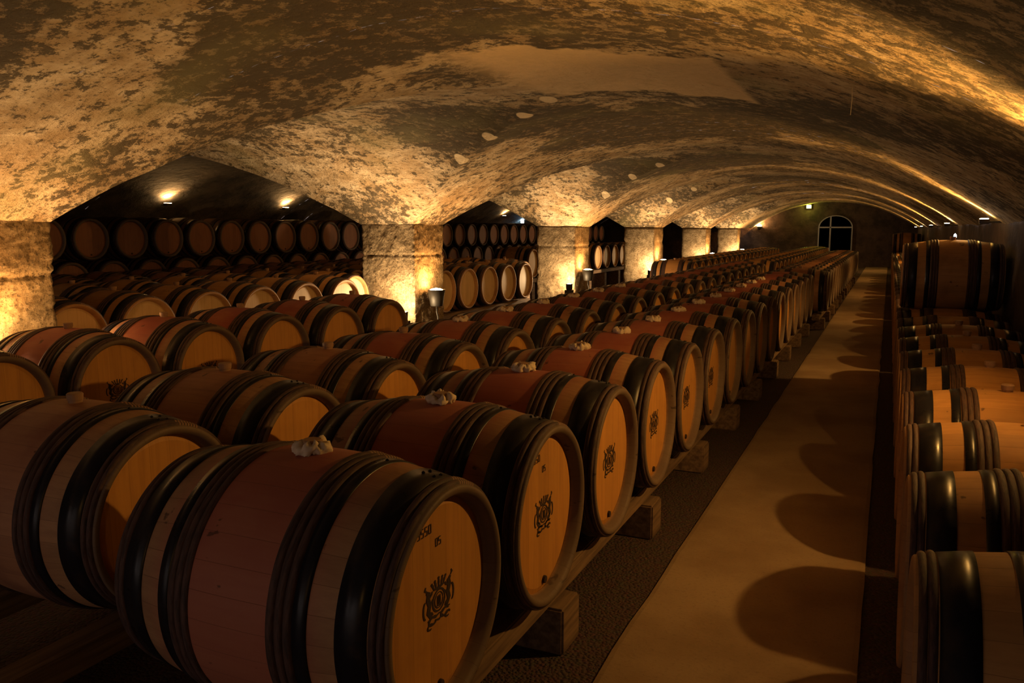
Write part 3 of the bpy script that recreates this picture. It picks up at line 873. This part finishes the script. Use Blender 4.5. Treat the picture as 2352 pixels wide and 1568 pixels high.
# ------------------------------------------------------------------ lamps
def light(name, typ, loc, energy, col, parent=None, size=0.05, aim=None, angle=None, blend=0.5):
    ld = bpy.data.lights.new(name, typ); ld.energy = energy; ld.color = col
    if typ in ('POINT', 'SPOT'): ld.shadow_soft_size = size
    if typ == 'SPOT': ld.spot_size = math.radians(angle); ld.spot_blend = blend
    o = bpy.data.objects.new(name, ld); COL.objects.link(o); o.location = loc
    if aim is not None:
        o.rotation_euler = Vector(aim).to_track_quat('-Z', 'Y').to_euler()
    if parent: o.parent = parent
    return o
def bucket_lamp(loc, label, scale=1.0):
    """conical bucket shade open at the top on a bent stem; loc = ground point"""
    r = empty('bucket_uplight', loc); tag(r, label, 'lamp', 'bucket uplights at the piers')
    zt = CAMZ - 0.78 - loc[2]
    prof = [(0.078, zt - 0.22), (0.082, zt - 0.21), (0.118, zt), (0.114, zt), (0.078, zt - 0.19), (0.001, zt - 0.19)]
    V, Fc = lathe_z(prof, 28, True); obj_from('shade', V, Fc, M['lampmetal'], r, True)
    V, Fc = tube([(0, 0, zt - 0.21), (0.0, 0, zt - 0.30), (0.03, -0.02, zt - 0.36), (0.03, -0.02, 0.02)], 0.011); obj_from('stem', V, Fc, M['lampmetal'], r, True)
    V, Fc = lathe_z([(0.09, 0.0), (0.09, 0.015), (0.02, 0.022)], 20, True, True); obj_from('base', V, Fc, M['lampmetal'], r, False)
    V, Fc = lathe_z([(0.100, zt - 0.012), (0.06, zt + 0.010), (0.002, zt + 0.020)], 24, True, True); obj_from('bulb', V, Fc, M['lamp_s'], r, True)
    light('bucket_light', 'SPOT', (0, 0, zt + 0.03), S_W, S_COL, r, 0.05, (-0.45, 0, 1.0), 130, 0.7)
    light('bucket_glow', 'POINT', (0, 0, zt + 0.06), 3.5, (1.0, 0.48, 0.14), r, 0.05)
    return r
def floor_spot(loc, label):
    r = empty('floor_spotlight', loc); tag(r, label, 'lamp', 'floor spotlights at the pier feet')
    V, Fc = lathe_z([(0.05, 0.0), (0.06, 0.01), (0.065, 0.10), (0.072, 0.12), (0.066, 0.12)], 24, True); obj_from('housing', V, Fc, M['lampmetal'], r, True)
    V, Fc = lathe_z([(0.065, 0.108), (0.03, 0.118), (0.002, 0.12)], 24, True, True); obj_from('lens', V, Fc, M['lamp_u'], r, True)
    bm = bmesh.new(); bm_box(bm, (-0.07, -0.07, -loc[2]), (0.07, 0.07, -0.001), 0.004); obj_bm('stand', bm, M['lampmetal'], r)
    light('spot_beam', 'SPOT', (0, 0, 0.19), U_W * 2.3, U_COL, r, 0.05, (-0.12, -0.42, 1.0), 100, 1.0)
    light('spot_light', 'POINT', (0, 0, 0.20), U_W * 1.15, U_COL, r, 0.05)
    return r
for k, (ya, yb) in enumerate(PIERS):
    yc = (ya + yb) / 2
    if k >= 2:
        nm = {2: 'amber pier at the left edge', 3: 'broad pier', 4: 'third pier', 5: 'fourth pier', 6: 'fifth pier', 7: 'farthest pier'}[k]
        bucket_lamp((XP1 + 0.175, yc - 0.12, 0.0), 'glowing bucket-shaped uplight on a stem beside the ' + nm)
        floor_spot((-5.60, ya - 0.28, 0.42), 'bright spotlight low in front of the ' + nm)
    else:  # unseen lights added behind the camera as fill
        light('unseen_fill_light', 'SPOT', (XP1 + 0.17, yc, CAMZ - 0.75), S_W * 0.6, S_COL, None, 0.05, (-0.22, 0, 1.0), 125, 0.7)
        light('unseen_fill_light', 'SPOT', (-5.63, ya - 0.28, 0.61), U_W * 1.6, U_COL, None, 0.05, (-0.12, -0.42, 1.0), 120, 1.0)
def wall_uplight(loc, sgn, label, mat, energy, col, group, name='wall_uplight', angle=168, aim=(-0.90, 0, -0.25), beam_w=0):
    r = empty(name, loc); tag(r, label, 'lamp', group)
    bm = bmesh.new(); bm_box(bm, (-0.045, -0.07, -0.05), (0.045, 0.07, 0.0), 0.006); obj_bm('housing', bm, M['lampmetal'], r)
    bm = bmesh.new(); bm_box(bm, (-0.036, -0.06, 0.0), (0.036, 0.06, 0.006), 0.002); obj_bm('lens', bm, mat, r)
    bm = bmesh.new(); bm_box(bm, (0.0 if sgn > 0 else -0.16, -0.012, -0.04), (0.16 if sgn > 0 else 0.0, 0.012, -0.02), 0.003); obj_bm('bracket', bm, M['lampmetal'], r)
    if beam_w: light('uplight_beam', 'SPOT', (-0.02 * sgn, 0, 0.03), beam_w, col, r, 0.03, (-0.86, 0, 0.50), 80, 0.8)
    light('uplight', 'SPOT', (-0.02 * sgn, 0, 0.04), energy, col, r, 0.03, aim, angle, 0.9)
    return r
RL = [-8.35, -2.35, 3.82, 9.68, 15.75, 21.8, 28.3, 34.6]
for k, yy in enumerate(RL):
    lab = {2: 'uplight just beyond the right edge that whitens the near vault', 3: 'largest visible wall uplight, above the high right-hand barrel',
           4: 'second bright strip lamp on the right wall', 5: 'third strip lamp on the right wall', 6: 'fourth strip lamp on the right wall', 7: 'farthest strip lamp on the right wall'}.get(k)
    if k >= 2: wall_uplight((0.86, yy, CAMZ + 0.11), 1, lab, M['lamp_s'], R_W, R_COL, 'uplights along the right wall', beam_w=R_W * (5.5 if k == 2 else 2.6))
    else: light('unseen_fill_light', 'SPOT', (0.84, yy, CAMZ + 0.17), R_W * 0.35, R_COL, None, 0.03, (-0.90, 0, -0.25), 168, 0.9)  # more added fill behind the camera, no fixture
for (yy, lab) in ((11.45, 'small uplight on the far wall seen at the left of the first opening'), (14.75, 'small uplight on the far wall at the right of the first opening'),
                  (26.2, 'small uplight on the far wall in the second opening')):
    wall_uplight((-12.2, yy, CAMZ + 0.49), -1, lab, M['lamp_s'], B_W, B_COL, 'uplights on the far wall', aim=(0.3, -0.3, 0.9), angle=130)
# end wall sconce, green exit lamp, blue lamp
r = empty('wall_sconce', (-5.28, Y1 - 0.16, CAMZ + 0.0)); tag(r, 'blazing sconce at the left end of the back wall', 'lamp')
V, Fc = lathe_z([(0.04, 0.0), (0.13, 0.16), (0.125, 0.16), (0.035, 0.01)], 20, True); obj_from('shade', V, Fc, M['lampmetal'], r, True)
V, Fc = lathe_z([(0.11, 0.13), (0.08, 0.22), (0.002, 0.25)], 20, True, True); obj_from('bulb', V, Fc, M['lamp_s'], r, True)
light('sconce_light', 'POINT', (0, -0.06, 0.32), 30, S_COL, r, 0.06)
r = empty('exit_lamp', (-3.25, Y1 - 0.10, CAMZ + 0.96)); tag(r, 'small yellow-green lamp high on the back wall', 'lamp')
bm = bmesh.new(); bm_box(bm, (-0.12, -0.02, -0.05), (0.12, 0.08, 0.12), 0.01); obj_bm('housing', bm, M['lampmetal'], r)
bm = bmesh.new(); bm_box(bm, (-0.09, -0.06, -0.03), (0.09, -0.02, 0.10), 0.008); obj_bm('lens', bm, M['lamp_g'], r)
light('exit_light', 'POINT', (0, -0.2, 0.02), 1.5, (0.85, 0.8, 0.1), r, 0.05)
r = empty('wall_lamp', (-12.6, 28.6, CAMZ + 0.36)); tag(r, 'tiny blue-white lamp on the far wall beside the third pier', 'lamp')
bm = bmesh.new(); bm_box(bm, (-0.4, -0.03, -0.05), (0.0, 0.03, 0.0), 0.005); obj_bm('bracket', bm, M['lampmetal'], r)
bm = bmesh.new(); bm_box(bm, (0.0, -0.09, -0.10), (0.06, 0.09, 0.08), 0.01); obj_bm('lens', bm, M['lamp_b'], r)
# small glowing blue-white piece on the high barrel
r = empty('glowing_point', (0.58, 9.20, CAMZ - 0.45 + R0 - 0.02)); tag(r, 'tiny blue-white glowing point on the high right-hand barrel', 'lamp')
V, Fc = lathe_z([(0.010, 0.0), (0.010, 0.030)], 12, True, True); obj_from('base', V, Fc, M['lampmetal'], r, False)
V, Fc = lathe_z([(0.008, 0.030), (0.013, 0.045), (0.012, 0.065), (0.003, 0.080)], 12, True, True); obj_from('bulb', V, Fc, M['lamp_b'], r, True)
# wire hanging from the vault
zz = zB(-0.24)
V, Fc = tube([(0, 0, 0.01), (0.004, 0, -0.06), (0, 0.002, -0.15)], 0.0022, 6); o = obj_from('hanging_wire', V, Fc, M['cable'])
o.location = (-0.24, 5.12, zz); tag(o, 'thin wire hanging from the near vault above the aisle', 'wire')

# ------------------------------------------------------------------ arched door in the end wall
dr = empty('door_1', (-2.14, Y1 - 0.09, 0)); dr['kind'] = 'structure'; dr['label'] = 'arched glazed door in the end wall'
hw, hs, ht = 0.69, CAMZ + 0.10, CAMZ + 0.62
def archpts(r_in, n=16): return [(math.cos(PI * i / n) * hw * r_in, hs + math.sin(PI * i / n) * (ht - hs) * r_in) for i in range(n + 1)]
V = []; Fc = []
outl = [(hw, 0.0)] + archpts(1.0) + [(-hw, 0.0)]; inn = [(hw - .05, 0.0)] + archpts(0.93) + [(-hw + .05, 0.0)]
for (a, b) in zip(outl, inn):
    for yy in (-0.05, 0.03): V.append((a[0], yy, a[1])); V.append((b[0], yy, b[1]))
for i in range(len(outl) - 1):
    q = i * 4; s = q + 4
    Fc += [(q, q + 1, s + 1, s), (q + 2, s + 2, s + 3, q + 3), (q, s, s + 2, q + 2), (q + 1, q + 3, s + 3, s + 1)]
obj_from('door_frame', V, Fc, M['darkmetal'], dr)
bm = bmesh.new(); bm_box(bm, (-0.23, -0.04, 0), (-0.17, 0.02, ht - 0.05), 0.004); obj_bm('mullion', bm, M['darkmetal'], dr)
bm = bmesh.new(); bm_box(bm, (-hw + .03, -0.04, hs - 0.02), (hw - .03, 0.02, hs + 0.04), 0.004); obj_bm('transom', bm, M['darkmetal'], dr)
bm = bmesh.new()
vs = [bm.verts.new((p[0], 0.0, p[1])) for p in inn]; f = bm.faces.new(vs)
bmesh.ops.solidify(bm, geom=[f], thickness=0.01); obj_bm('glass_pane', bm, M['doorglass'], dr)
